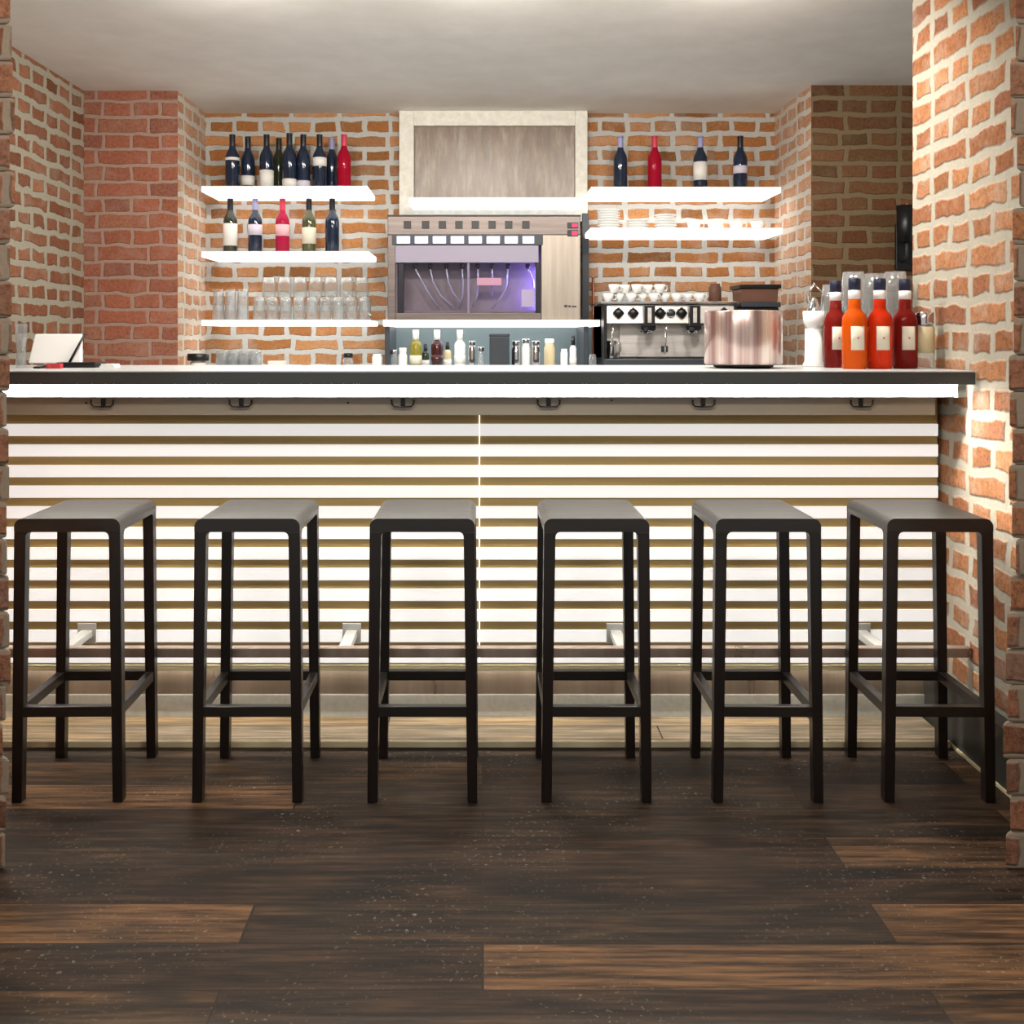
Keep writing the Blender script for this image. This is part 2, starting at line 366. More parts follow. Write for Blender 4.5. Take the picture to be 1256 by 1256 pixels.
# whitewashed frame round a ribbed grey glass panel above the dispenser
YN = 5.46
w = thing('window_1', 'ribbed grey glass panel in a whitewashed frame above the wine dispenser', 'window', (0, YN, 1.86))
w['kind'] = 'structure'
fr = MB(); f0, f1 = X(490, YN), X(720, YN)
fr.box(f0, X(508, YN), YN-.03, YB, 1.86, CEIL); fr.box(X(705, YN), f1, YN-.03, YB, 1.86, CEIL)
fr.box(X(508, YN), X(705, YN), YN-.03, YB, 1.86, 1.93); fr.box(X(508, YN), X(705, YN), YN-.03, YB, CEIL-.08, CEIL)
obj('window_frame', fr, M['frame'], w, .004, world=w.location)
obj('window_pane', MB().box(X(508, YN), X(705, YN), YN, YB, 1.93, CEIL-.08), M['ribbed'], w, world=w.location)

# ------------------------------------------------------------------ bar
YS = 3.29                                  # face of the slats
XE = 1.464
bar = thing('slatted_bar', 'bar front of white horizontal slats with brown slots, light line and steel foot rail', 'bar', (0, 3.4, 0))
WL = bar.location
SEAM = X(588, YS)
obj('carcass', MB().box(XL+.005, XE-.004, 3.345, 3.72, .0, 1.10), M['apron'], bar, world=WL)
obj('slot_board', MB().box(XL+.005, XE, YS+.007, YS+.05, .19, 1.10), M['slot'], bar, world=WL)
def slat_panel(x0, x1):
    mb = MB()
    for k in range(12):
        zt = Z(520+25.3*k, YS); mb.box(x0, x1, YS, YS+.007, zt-.0388, zt)
    return mb
obj('slat_panel', slat_panel(XL+.005, SEAM-.0015), M['slat'], bar, .0015, world=WL)
obj('light_seam', MB().box(SEAM-.0015, SEAM+.0015, YS+.003, YS+.007, .2, 1.0), M['led_soft'], bar, world=WL)
obj('slat_panel', slat_panel(SEAM+.0015, XE), M['slat'], bar, .0015, world=WL)
ap = obj('apron_panel', MB().box(XL+.005, X(1147, 3.14), 3.14, 3.158, Z(509, 3.14), 1.104), M['apron'], bar, world=WL)
for px, py in ((106, 494), (427, 494), (750, 491)):
    obj('screw', MB().lathe([(0, -.003), (.003, -.003), (.003, .002), (0, .002)], 10, (X(px, 3.14), 3.139, Z(py, 3.14)), 'Y'), M['black'], ap, world=WL)
obj('kick_plate', MB().box(XL+.005, 1.43, 3.32, 3.345, .088, .18), M['kick'], bar, world=WL)
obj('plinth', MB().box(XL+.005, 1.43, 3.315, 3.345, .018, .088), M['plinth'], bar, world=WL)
obj('ledge', MB().box(XL+.005, XE, YS-.004, 3.345, Z(818, YS), Z(815.5, YS)).box(XL+.005, XE, YS-.004, YS-.001, Z(822.5, YS), Z(818, YS)), M['nosing'], bar, .001, world=WL)
obj('toe_light', MB().box(XL+.01, XE-.005, YS+.002, YS+.016, Z(818, YS)-.005, Z(818, YS)), M['toe_led'], bar, world=WL)
fr_ = obj('foot_rail', MB().box(XL+.01, 1.474, 3.085, 3.115, .279, .309), M['rail'], bar, .003, world=WL)
for xb in (-1.27, -.42, .427, 1.215):
    obj('rail_bracket', MB().box(xb-.018, xb+.018, 3.115, YS, .284, .306).box(xb-.03, xb+.03, YS-.006, YS, .262, .328), M['bracket'], fr_, .002, world=WL)
for i, (px, py) in enumerate(((125.5, 495), (295, 495), (494, 495), (673, 495), (863, 495), (1057, 495))):
    x, z = X(px, 3.13), Z(499, 3.13)
    h = thing('bag_hook', f'black double bag hook under the bar counter, {ORD[i]} of six from the left end', 'hook', (x, 3.14, z), 'bag hooks along the bar apron')
    obj('back_plate', MB().box(-.007, .007, -.004, 0, .0, .026), M['black'], h, .001)
    obj('hook_bar', MB().tube([(-.034, -.012, .022), (-.033, -.012, .008), (-.026, -.012, .001), (0, -.012, 0), (.026, -.012, .001), (.033, -.012, .008), (.034, -.012, .022)], .0028).tube([(0, -.012, 0), (0, -.003, .006)], .0028), M['black'], h)
# step under the bar
dk = thing('bar_step', 'low worn plank step with pale nosing along the foot of the bar', 'step', (0, 3.2, 0))
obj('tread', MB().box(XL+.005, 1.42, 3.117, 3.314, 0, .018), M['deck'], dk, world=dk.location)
obj('nosing', MB().box(XL+.005, 1.42, 3.105, 3.117, 0, .019), M['nosing'], dk, .002, world=dk.location)
# counter top with its light line
ct = thing('bar_countertop', 'long charcoal bar countertop running the whole width above the white light line', 'countertop', (0, 3.4, 1.104))
YC, ZT = 3.05, 1.145
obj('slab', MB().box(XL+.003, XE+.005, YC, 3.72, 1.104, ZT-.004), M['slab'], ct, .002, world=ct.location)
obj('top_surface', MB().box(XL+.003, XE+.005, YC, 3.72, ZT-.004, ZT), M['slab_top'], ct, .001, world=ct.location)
xl0, xl1 = XL+.01, X(1175, 3.08)
lp = obj('light_strip', MB().hexa([(xl0, 3.094, 1.081), (xl1, 3.094, 1.081), (xl1, 3.096, 1.081), (xl0, 3.096, 1.081)], [(xl0, 3.08, 1.104), (xl1, 3.08, 1.104), (xl1, 3.082, 1.104), (xl0, 3.082, 1.104)]), M['led'], bar, world=WL)
obj('down_light', MB().box(xl0, xl1+.03, 3.099, 3.1065, 1.079, 1.081), M['down_led'], lp, world=WL)
obj('light_channel', MB().hexa([(xl0, 3.0965, 1.0815), (xl1, 3.0965, 1.0815), (xl1, 3.118, 1.0815), (xl0, 3.118, 1.0815)], [(xl0, 3.0825, 1.104), (xl1, 3.0825, 1.104), (xl1, 3.118, 1.104), (xl0, 3.118, 1.104)]).box(xl0, xl1, 3.107, 3.118, 1.063, 1.0815), M['dark'], lp, world=WL)
obj('end_cap', MB().box(X(1175, 3.08), X(1186, 3.08), 3.0825, 3.118, 1.0635, 1.104), M['led_cap'], lp, .002, world=WL)

# ------------------------------------------------------------------ stools
def make_stool(label):
    t = thing('bar_stool', label, 'bar stool', (0, 0, 0), 'dark wooden bar stools along the bar')
    H, T, hx, hb, D = .76, .036, .141, .1475, .1605
    R = .022; zb = H-T
    arc = lambda cx, cz, r, a0, a1, n=7: [(cx+r*math.cos(math.radians(a0+(a1-a0)*i/n)), cz+r*math.sin(math.radians(a0+(a1-a0)*i/n))) for i in range(n+1)]
    mb = MB()
    prof = [(-hx, zb)]+arc(-hx+R, H-R, R, 180, 90)+arc(hx-R, H-R, R, 90, 0)+[(hx, zb)]
    mb.prism(prof, -D, D)
    r = .013
    for sx in (-1, 1):
        for (y0, y1) in ((-D, -D+.031), (D-.031, D)):
            xi = hx-.031
            poly = [(sx*xi, zb), (sx*(xi-r), zb)]+[(sx*(xi-r+r*math.sin(a)), zb-r+r*math.cos(a)) for a in [math.pi/2*i/5 for i in range(1, 6)]]
            mb.prism(poly, y0, y1)
        for sy in (-1, 1):
            yi = D-.031
            poly = [(sy*yi, zb), (sy*(yi-r), zb)]+[(sy*(yi-r+r*math.sin(a)), zb-r+r*math.cos(a)) for a in [math.pi/2*i/5 for i in range(1, 6)]]
            mb.prism(poly, sx*hx, sx*(hx-.031), 'YZ')
    obj('seat', mb, M['stool'], t, .0015)
    xo = lambda z: hb-(hb-hx)*z/zb
    for sx in (-1, 1):
        for sy in (-1, 1):
            y0, y1 = sorted((sy*D, sy*(D-.031))); b0, b1 = sorted((sy*D, sy*(D-.029)))
            xb0, xb1 = sorted((sx*hb, sx*(hb-.027))); xt0, xt1 = sorted((sx*hx, sx*(hx-.031)))
            obj('leg', MB().hexa([(xb0, b0, 0), (xb1, b0, 0), (xb1, b1, 0), (xb0, b1, 0)], [(xt0, y0, zb), (xt1, y0, zb), (xt1, y1, zb), (xt0, y1, zb)]), M['stool_up'], t, .0015)
    z0, z1 = .228, .256; xi = xo(z0)-.026
    for sy in (-1, 1):
        y0, y1 = sorted((sy*(D-.003), sy*(D-.025)))
        obj('rail', MB().box(-xi, xi, y0, y1, z0, z1), M['stool'], t, .0015)
    for sx in (-1, 1):
        x0, x1 = sorted((sx*(xo(z0)-.003), sx*(xo(z0)-.025)))
        obj('rail', MB().box(x0, x1, -D+.029, D-.029, z0, z1), M['stool'], t, .0015)
    return t
scx = [(82.5, 133), (303, 333), (518, 526), (732, 717), (942.5, 906.5), (1153, 1097)]
SL = ['dark wooden bar stool at the left end of the row, beside the ragged brick jamb',
      'dark wooden bar stool, second from the left end of the row',
      'dark wooden bar stool, third from the left, its seat reaching the seam in the slats',
      'dark wooden bar stool, fourth from the left, just right of the seam in the slats',
      'dark wooden bar stool, second from the right end of the row, below the steel drum',
      'dark wooden bar stool at the right end of the row, beside the lit brick wall']
st0 = None
for i, (a, b) in enumerate(scx):
    xa, xb = X(a, 2.737), X(b, 3.058); loc = ((xa+xb)/2, 2.8975, 0); rz = -math.atan2(xb-xa, .321)*.8
    if st0 is None: st0 = make_stool(SL[0]); st0.location = loc; st0.rotation_euler = (0, 0, rz)
    else: dup(st0, loc, SL[i], rot=rz)

# ------------------------------------------------------------------ back bar: lit shelves
YSN = 5.16
def shelf(name, label, px0, px1, pytop, th=.03, yn=YSN, group='lit white shelves on the back wall'):
    zt = Z(pytop, yn); x0, x1 = X(px0, yn), X(px1, yn)
    t = thing(name, label, 'shelf', ((x0+x1)/2, YB, zt), group)
    obj('board', MB().box(x0, x1, yn, YB, zt-.005, zt), M['white'], t, world=t.location)
    obj('light_panel', MB().box(x0, x1, yn, YB, zt-th, zt-.005), M['shelf_led'], t, .002, world=t.location)
    return zt
zA = shelf('wall_shelf', 'lit white shelf at the top left, carrying dark bottles and one red bottle', 247, 451, 228)
zB = shelf('wall_shelf', 'lit white shelf holding five spaced wine bottles with one rose', 247, 453, 308)
zC = shelf('wall_shelf', 'lit white shelf at the lower left holding clear drinking glasses', 247, 455, 392)
zD = shelf('wall_shelf', 'lit white shelf at the top right, carrying four spaced bottles', 725, 958, 229)
zE = shelf('wall_shelf', 'lit white shelf holding white saucer stacks and cups', 724, 960, 279)
zF = shelf('wall_shelf', 'empty lit white shelf in front of the ribbed glass above the dispenser', 502, 714, 242)
zG = shelf('wall_shelf', 'lit white ledge carrying the steel wine dispenser', 470, 736, 392, .032, 4.98)

# bottles -------------------------------------------------------------------
BP = [(0, 0), (.033, 0), (.036, .004), (.036, .165), (.034, .178), (.027, .196), (.018, .212), (.0145, .228), (.0142, .276), (.0152, .278), (.0152, .284), (0, .284)]
def make_bottle(name, label, loc, group, glass, foil, lab=None, lz=(.05, .13), prof=BP, cat='bottle', foilz=(.225, .286)):
    t = thing(name, label, cat, loc, group)
    obj('glass_body', MB().lathe(prof, 24), glass, t)
    if foil: obj('capsule', MB().lathe([(.0148, foilz[0]), (.0152, foilz[0]+.002), (.0152, foilz[1]-.006), (.0158, foilz[1]-.005), (.0158, foilz[1]), (0, foilz[1])], 16), foil, t)
    if lab:
        obj('bottle_label', MB().lathe([(.0363, lz[0]), (.0366, lz[0]), (.0366, lz[1]), (.0363, lz[1])], 24), lab, t)
    return t
yb = 5.32
G1 = 'wine bottles on the second left shelf'
spec = [(282.5, 'g_green', 'foil_black', 'paper', (.04, .155), 'dark green wine bottle with a tall white label, left end of the five'),
        (313, 'g_navy', 'foil_lilac', 'lilac', (.095, .15), 'blue-black wine bottle with lilac capsule and small lilac label'),
        (346.5, 'g_rose', 'foil_red', 'pinkpaper', (.09, .15), 'rose wine bottle with pink label and clear red neck'),
        (379, 'g_olive', 'foil_black', 'cream', (.05, .135), 'olive green wine bottle with a square cream label'),
        (407.5, 'g_navy', 'foil_black', None, None, 'dark blue wine bottle without a label, right end of the five')]
for px, g, fo, la, lz, lbl in spec:
    make_bottle('wine_bottle', lbl, (X(px, yb), yb, zB), G1, M[g], M[fo], M[la] if la else None, lz or (0, 0))
G2 = 'bottles on the top left shelf'
for px, y, g, fo, la, lz, lbl in [
        (285, 5.3, 'g_navy', 'foil_black', 'paper', (.15, .165), 'dark bottle at the left end of the top left shelf'),
        (304, 5.36, 'g_navy', 'foil_black', 'paper', (.03, .08), 'dark bottle with a low white label, second on the top left shelf'),
        (327, 5.3, 'g_navy', 'foil_black', 'paper', (.01, .10), 'dark bottle with a big white label, third on the top left shelf'),
        (342, 5.4, 'g_green', 'foil_black', None, None, 'dark green bottle half behind the white-labelled one on the top left shelf'),
        (355, 5.27, 'g_navy', 'foil_black', 'paper', (.01, .05), 'dark bottle with a narrow low label in the middle of the top left shelf'),
        (372, 5.3, 'g_navy', 'foil_black', 'lilac', (.01, .045), 'dark bottle with a low lilac label on the top left shelf'),
        (392, 5.3, 'g_navy', 'foil_black', 'paper', (.12, .165), 'dark bottle with a high white label on the top left shelf'),
        (407, 5.4, 'g_navy', 'foil_lilac', None, None, 'dark bottle with lilac capsule beside the red bottle on the top left shelf'),
        (422, 5.3, 'g_red', 'foil_red', None, None, 'red bottle at the right end of the top left shelf')]:
    make_bottle('bottle', lbl, (X(px, y), y, zA), G2, M[g], M[fo], M[la] if la else None, lz or (0, 0))
G3 = 'bottles on the top right shelf'
for px, g, fo, la, lz, lbl in [(761, 'g_navy', 'foil_lilac', None, None, 'dark blue bottle at the left end of the top right shelf'),
        (803, 'g_red', 'foil_red', None, None, 'red bottle on the top right shelf'),
        (859, 'g_navy', 'foil_lilac', 'paper', (.055, .15), 'white-labelled bottle beside the rightmost dark blue one on the top right shelf'),
        (908, 'g_navy', 'foil_black', 'lilac', (.09, .13), 'dark blue bottle at the right end of the top right shelf')]:
    make_bottle('bottle', lbl, (X(px, yb), yb, zD), G3, M[g], M[fo], M[la] if la else None, lz or (0, 0))

# glasses ---------------------------------------------------------------------
def cupprof(r0, r1, h, th=.002, base=.006):
    return [(0, 0), (r0*.96, 0), (r0, .003), (r1, h), (r1-th, h), (r0-th, base), (0, base)]
def invert(prof, h): return [(r, h-z) for r, z in prof]
GL = M['glass2']
tum = lambda: MB().lathe(invert([(0, 0), (.020, 0), (.026, .004), (.030, .02), (.0315, .06), (.0305, .115), (.0288, .115), (.0295, .06), (.028, .022), (.02, .010), (0, .010)], .115), 20)
m0 = obj('tumbler', tum(), GL)
for i in range(9):
    px = 318+16.2*i
    o = m0 if i == 0 else m0.copy()
    if i: C.objects.link(o)
    o.location = (X(px, 5.25), 5.25, zC)
    tag(o, f'{ORD[i]} upturned tumbler from the left in the front row of the lower left shelf', 'glass', 'upturned tumblers on the glass shelf')
hb_ = obj('highball_glass', MB().lathe(invert(cupprof(.026, .031, .155, base=.012), .155), 20), GL)
for i, (px, y) in enumerate(((268, 5.24), (283, 5.26), (298, 5.24))):
    o = hb_ if i == 0 else hb_.copy()
    if i: C.objects.link(o)
    o.location = (X(px, y), y, zC)
    tag(o, f'{ORD[i]} of three tall upturned glasses at the left end of lower left shelf', 'glass', 'tall upturned glasses on the glass shelf')
WG = [(0, 0), (.032, 0), (.033, .002), (.006, .008), (.004, .02), (.004, .085), (.012, .095), (.032, .12), (.038, .15), (.036, .19), (.031, .225), (.0295, .225), (.0345, .19), (.0365, .15), (.031, .122), (.01, .1), (0, .098)]
wg = obj('wine_glass', MB().lathe(WG, 22), M['glass'])
for i in range(7):
    px = 330+19.0*i
    o = wg if i == 0 else wg.copy()
    if i: C.objects.link(o)
    o.location = (X(px, 5.40), 5.40, zC)
    tag(o, f'{ORD[i]} stemmed wine glass from the left behind the tumblers on lower left shelf', 'glass', 'wine glasses at the back of the glass shelf')

# saucers and cups ------------------------------------------------------------
sau = obj('saucer', MB().lathe([(0, 0), (.034, 0), (.036, .003), (.058, .011), (.060, .013), (.057, .014), (.034, .006), (0, .005)], 28), M['white'])
first = True
for px, n, nm in ((746.5, 8, 'tall left stack on the right shelf'), (782, 4, 'low middle stack on the right shelf'), (816, 6, 'stack beside the cups on the right shelf')):
    for k in range(n):
        o = sau if first else sau.copy()
        if not first: C.objects.link(o)
        first = False
        o.location = (X(px, 5.3)+random.uniform(-.001, .001), 5.3, zE+k*.0131)
        pos = 'bottom' if k == 0 else 'topmost' if k == n-1 else f'{ORD[k]} from bottom'
        tag(o, f'{pos} white saucer in the {nm}', 'saucer', 'saucers stacked on the right shelf')
def make_cup(r=.036, h=.045):
    t = thing('coffee_cup', '', 'cup')
    obj('bowl', MB().lathe([(0, 0), (r*.55, 0), (r*.6, .003), (r*.85, h*.4), (r, h), (r-.003, h), (r*.8, h*.4), (r*.5, .006), (0, .006)], 22), M['white'], t)
    obj('handle', MB().tube([(r*.93, 0, h*.8), (r*1.35, 0, h*.85), (r*1.5, 0, h*.55), (r*1.3, 0, h*.3), (r*.8, 0, h*.3)], .003), M['white'], t)
    return t
cup = make_cup(); cup['group'] = 'coffee cups on the right shelf'
for i, px in enumerate((851, 876, 903, 929)):
    lbl = f'{ORD[i]} white coffee cup from the saucer stacks on the right shelf'
    if i == 0: cup.location = (X(px, 5.3), 5.3, zE); cup['label'] = lbl
    else: dup(cup, (X(px, 5.3), 5.3, zE), lbl, rot=(0, .3, -.2, .4)[i])

# ------------------------------------------------------------------ wine dispenser
YW = 5.05
dx = lambda p: X(p, YW); dz = lambda p: Z(p, YW)
wd = thing('wine_dispenser', 'steel eight-tap wine dispenser with a lit glass window on the central ledge', 'wine dispenser', (0, YW, zG))
W0 = wd.location
x0, x1, z1 = dx(475.5), dx(712), dz(265)
wx0, wx1, wz0, wz1 = dx(485), dx(664), dz(384), dz(322)
body = MB()
body.box(x0, x1, YW+.17, YW+.40, zG, z1)                               # rear box
body.box(x0, x1, YW, YW+.17, dz(288), z1)                              # head
body.box(x0, wx0, YW, YW+.17, zG, dz(288)); body.box(wx0, wx1, YW, YW+.17, zG, wz0)
obj('housing', body, M['wsteel'], wd, .003, world=W0)
obj('top_edge', MB().box(x0-.002, x1+.002, YW-.004, YW+.40, z1, z1+.006), M['dark'], wd, .001, world=W0)
cp = obj('control_panel', MB().box(wx1, x1, YW-.002, YW+.17, zG, dz(288)), M['psteel'], wd, .003, world=W0)
for a, b in ((273, 280), (282, 290)):
    dsp = obj('display', MB().box(dx(696), dx(709), YW-.006, YW+.001, dz(b), dz(a)), M['black'], wd, .001, world=W0)
    obj('display_digit', MB().box(dx(701.5), dx(708), YW-.008, YW-.006, dz(b-1.5), dz(a+1.5)), M['red_led'], dsp, world=W0)
obj('logo', MB().box(dx(692), dx(696), YW-.003, YW-.002, dz(377), dz(374)).box(dx(697), dx(700), YW-.003, YW-.002, dz(377), dz(374.5)).box(dx(701), dx(707), YW-.003, YW-.002, dz(377), dz(375)), M['dark'], cp, world=W0)
for px in (499.7, 522, 542.7, 563, 583, 603.6, 624, 645):
    obj('tap_display', MB().box(dx(px-4.5), dx(px+4.5), YW-.004, YW+.002, dz(280.5), dz(271)), M['black'], wd, .001, world=W0)
ls = obj('bottle_window', MB().box(dx(481), dx(666), YW-.005, YW+.002, dz(300.5), dz(287.5)), M['dark'], wd, .001, world=W0)
for k in range(8):
    a = 484+22*k
    obj('light_cell', MB().box(dx(a+3), dx(min(a+19, 655)), YW-.007, YW-.005, dz(298.5), dz(290)), M['cool_led'], ls, world=W0)
obj('frosted_panel', MB().box(wx0, wx1-.014, YW-.001, YW+.02, wz1, dz(301)), M['frost'], wd, .001, world=W0)
obj('interior', MB().box(wx0, wx1, YW+.155, YW+.169, wz0, dz(288)).box(wx0, wx0+.008, YW+.02, YW+.155, wz0, wz1).box(wx1-.008, wx1, YW+.02, YW+.155, wz0, wz1), M['interior'], wd, world=W0)
obj('pillar', MB().box(dx(488), dx(495), YW+.01, YW+.05, wz0, wz1), M['black'], wd, .002, world=W0)
obj('pillar', MB().box(dx(657), dx(663), YW+.01, YW+.05, wz0, wz1), M['black'], wd, .002, world=W0)
obj('divider', MB().box(dx(573), dx(576), YW+.006, YW+.03, wz0, dz(301)), M['frost'], wd, .001, world=W0)
obj('added_violet_glow', MB().box(dx(658), dx(661), YW+.06, YW+.13, dz(380), dz(326)), M['violet_fill'], wd, world=W0)  # added glow inside, standing in for a purple reflection
obj('notice_plate', MB().box(dx(585), dx(615), YW+.02, YW+.024, dz(349.5), dz(340.5)), M['pinkpaper'], wd, world=W0)
obj('notice_plate', MB().box(dx(640), dx(656), YW+.03, YW+.034, dz(376), dz(354.5)), M['lilac'], wd, world=W0)
tubes = [[(508, 328), (515, 341), (523, 356), (535, 375)], [(527, 328), (530, 345), (540, 362), (555, 376)], [(547, 328), (549, 345), (555, 358), (565, 372)], [(566.6, 328), (567.5, 345), (567, 362), (562, 378)],
         [(586, 328), (586.5, 345), (585, 362), (579, 376)], [(603.6, 328), (604, 340), (604, 352), (603, 362)], [(623.4, 328), (622, 348), (616, 362), (604, 378)], [(647.8, 328), (652, 336), (655, 344), (656, 352)]]
for pts in tubes:
    nz = obj('nozzle', MB().lathe([(0, 0), (.008, 0), (.012, .012), (.012, .026), (0, .026)], 12, (dx(pts[0][0]), YW+.05, dz(329))), M['black'], wd, world=W0)
    obj('hose', MB().tube([(dx(a), YW+.05+.012*i, dz(b)) for i, (a, b) in enumerate(pts)], .0045, 8), M['hose'], nz, world=W0)
obj('drip_tray', MB().box(wx0, wx1, YW+.03, YW+.15, wz0, wz0+.012), M['interior'], wd, .002, world=W0)
obj('glass_pane', MB().box(wx0, wx1, YW+.003, YW+.006, wz0, wz1), M['pane'], wd, world=W0)
tag(obj('dark_strip', MB().box(X(713.5, 5.44), X(722, 5.44), 5.42, 5.49, zG, Z(262, 5.44)), M['dark'], bevel=.003), 'dark vertical duct at the right side of the wine dispenser', 'strip')  # dark upright strip to the right of the dispenser

# ------------------------------------------------------------------ back counter
ZW = 1.09
bc = thing('back_counter', 'low work counter behind the bar under the lit shelves', 'counter', (0, 5.1, 0))
obj('worktop', MB().box(XRL+.004, XRR-.004, 4.66, YB-.005, ZW-.03, ZW).box(XL+.006, XRL+.004, 4.66, YL-.005, ZW-.03, ZW), M['slab_top'], bc, world=bc.location)
obj('cabinet', MB().box(XRL+.01, XRR-.01, 4.70, YB-.01, 0, ZW-.03), M['dark'], bc, world=bc.location)
tag(obj('splashback', MB().box(X(472, 5.48), X(737, 5.48), 5.475, 5.497, ZW, zG-.034), M['teal']), 'grey-teal glossy splashback under the dispenser ledge', 'splashback')
for k, (a, b, w_) in enumerate(((472, 478, 'left'), (716, 722, 'right'))):
    tag(obj('ledge_support', MB().box(X(a, 5.02), X(b, 5.02), 5.02, 5.40, ZW, zG-.032), M['dark'], bevel=.002), f'dark upright support under the {w_} end of the dispenser ledge', 'support', 'ledge supports')
cpz = tag(obj('copper_pipe', MB().lathe([(0, ZW), (.007, ZW), (.007, Z(340, 5.45)), (0, Z(340, 5.45))], 12, (X(727.5, 5.45), 5.45, 0)), M['copper']), 'thin copper pipe standing between the dispenser and the espresso machine', 'pipe')

# items under the ledge ---------------------------------------------------------
yi = 5.06
JP = lambda r, h: [(0, 0), (r*.95, 0), (r, .004), (r, h*.8), (r*.8, h*.9), (r*.8, h), (r*.72, h), (r*.72, h*.9), (r*.9, h*.78), (r*.9, .006), (0, .006)]
def jar(px, r, h, label, gm='glass2', lid=None, y=yi, name='glass_jar', cat='jar', group='jars and cups under the dispenser ledge', z=ZW):
    t = thing(name, label, cat, (X(px, y), y, z), group)
    obj('body', MB().lathe(JP(r, h), 20), M[gm], t)
    if lid: obj('lid', MB().lathe([(0, h-.002), (r*.86, h-.002), (r*.88, h), (r*.88, h+.016), (r*.8, h+.02), (0, h+.02)], 20), M[lid], t)
    return t
jar(463, .027, .075, 'white cup left of the dispenser ledge, by the dark support', 'white', None, name='cup', cat='cup')
jar(483, .020, .075, 'clear jar just inside the dark left support', 'glass2', 'chrome')
jar(494, .022, .085, 'white jar beside the olive-yellow bottle', 'white', 'white')
SB = lambda r, h: [(0, 0), (r*.95, 0), (r, .004), (r, h*.62), (r*.85, h*.68), (r*.5, h*.74), (r*.46, h*.97), (r*.46, h), (0, h)]
def syrup(px, gm, cap, label, r=.029, h=.19, y=yi):
    t = thing('syrup_bottle', label, 'bottle', (X(px, y), y, ZW), 'syrup bottles under the dispenser ledge')
    obj('body', MB().lathe(SB(r, h), 20), M[gm], t)
    obj('cap', MB().lathe([(0, h-.045), (r*.55, h-.045), (r*.55, h+.004), (0, h+.004)], 16), M[cap], t)
    obj('bottle_label', MB().lathe([(r+.0003, h*.14), (r+.0006, h*.14), (r+.0006, h*.36), (r+.0003, h*.36)], 20), M['cream' if gm == 'yellow' else 'maroon' if gm == 'maroon' else 'paper'], t)
syrup(510, 'yellow', 'white', 'olive-yellow syrup bottle with white cap under the ledge')
syrup(536, 'maroon', 'white', 'dark maroon syrup bottle with white cap under the ledge')
syrup(522, 'g_green', 'black', 'small dark bottle between the olive-yellow and the maroon bottle', .018, .12, 5.14)
syrup(549, 'beige', 'black', 'small beige bottle to the right of the maroon bottle', .018, .13, 5.14)
syrup(564, 'white', 'white', 'white bottle with white cap under the ledge', .027, .19)
jar(579, .018, .12, 'chrome shaker left of the dark grey canister', 'chrome', 'chrome', 5.0, 'shaker', 'shaker')
jar(590, .018, .09, 'clear jar touching the left side of the dark grey canister', 'glass2', 'chrome', 5.0)
cn = thing('canister', 'tall square dark grey canister in the middle under the ledge', 'canister', (X(612.5, 4.98), 4.98, ZW))
obj('body', MB().box(-.048, .048, -.04, .04, 0, .16), M['dark'], cn, .004)
obj('lid', MB().box(-.05, .05, -.042, .042, .16, .175), M['dark'], cn, .004)
for i, (px, h, gm) in enumerate(((633, .12, 'chrome'), (645, .13, 'white'), (657, .12, 'chrome'))):
    jar(px, .0215, h, ('chrome pot right beside the dark grey canister', 'white tall jar between two chrome pots', 'chrome pot left of the beige jar')[i], gm, 'chrome', 5.0)
jar(674, .027, .13, 'beige jar under the right half of the ledge', 'beige', 'white', 5.1)
jar(692, .018, .10, 'white cup right of the beige jar', 'white', None, 5.05, 'cup', 'cup')
syrup(703, 'white', 'black', 'slim white bottle with a black cap near the right support', .017, .16, 5.02)
jar(727, .0185, .075, 'clear jar right of the dark right support, before the copper pipe', 'glass2', None, 4.95)

# left part of the back counter ----------------------------------------------------
t = thing('storage_jar', 'glass jar with a wide black lid at the left end of the back counter', 'jar', (X(243, 4.85), 4.85, ZW))
obj('body', MB().lathe(JP(.036, .05), 20), M['glass2'], t); obj('lid', MB().lathe([(0, .046), (.048, .046), (.05, .05), (.05, .076), (.046, .08), (0, .08)], 24), M['black'], t)
obj('jar_label', MB().lathe([(.0363, .012), (.0367, .012), (.0367, .038), (.0363, .038)], 20), M['paper'], t)
sg = obj('small_glass', MB().lathe(invert(cupprof(.026, .029, .092, base=.012), .092), 18), GL)
k = 0
for row, y in enumerate((4.95, 5.02)):
    for i, px in enumerate((272, 286, 300, 313)):
        o = sg if k == 0 else sg.copy()
        if k: C.objects.link(o)
        o.location = (X(px, y)+(.004 if row else 0), y, ZW); k += 1
        tag(o, f'{ORD[i]} small glass from the left in the {"rear" if row else "front"} row on the back counter', 'glass', 'small glasses on the back counter')
tag(obj('paper_box', MB().box(-.04, .04, -.03, .03, 0, .042), M['paper'], bevel=.002, loc=(X(340, 5.0), 5.0, ZW)), 'small white box on the back counter, right of the small glasses', 'box')
t = jar(427, .026, .06, 'small glass pot with a black lid below the right end of the glass shelf', 'glass2', 'black', 5.0, 'sugar_pot', 'pot', None)

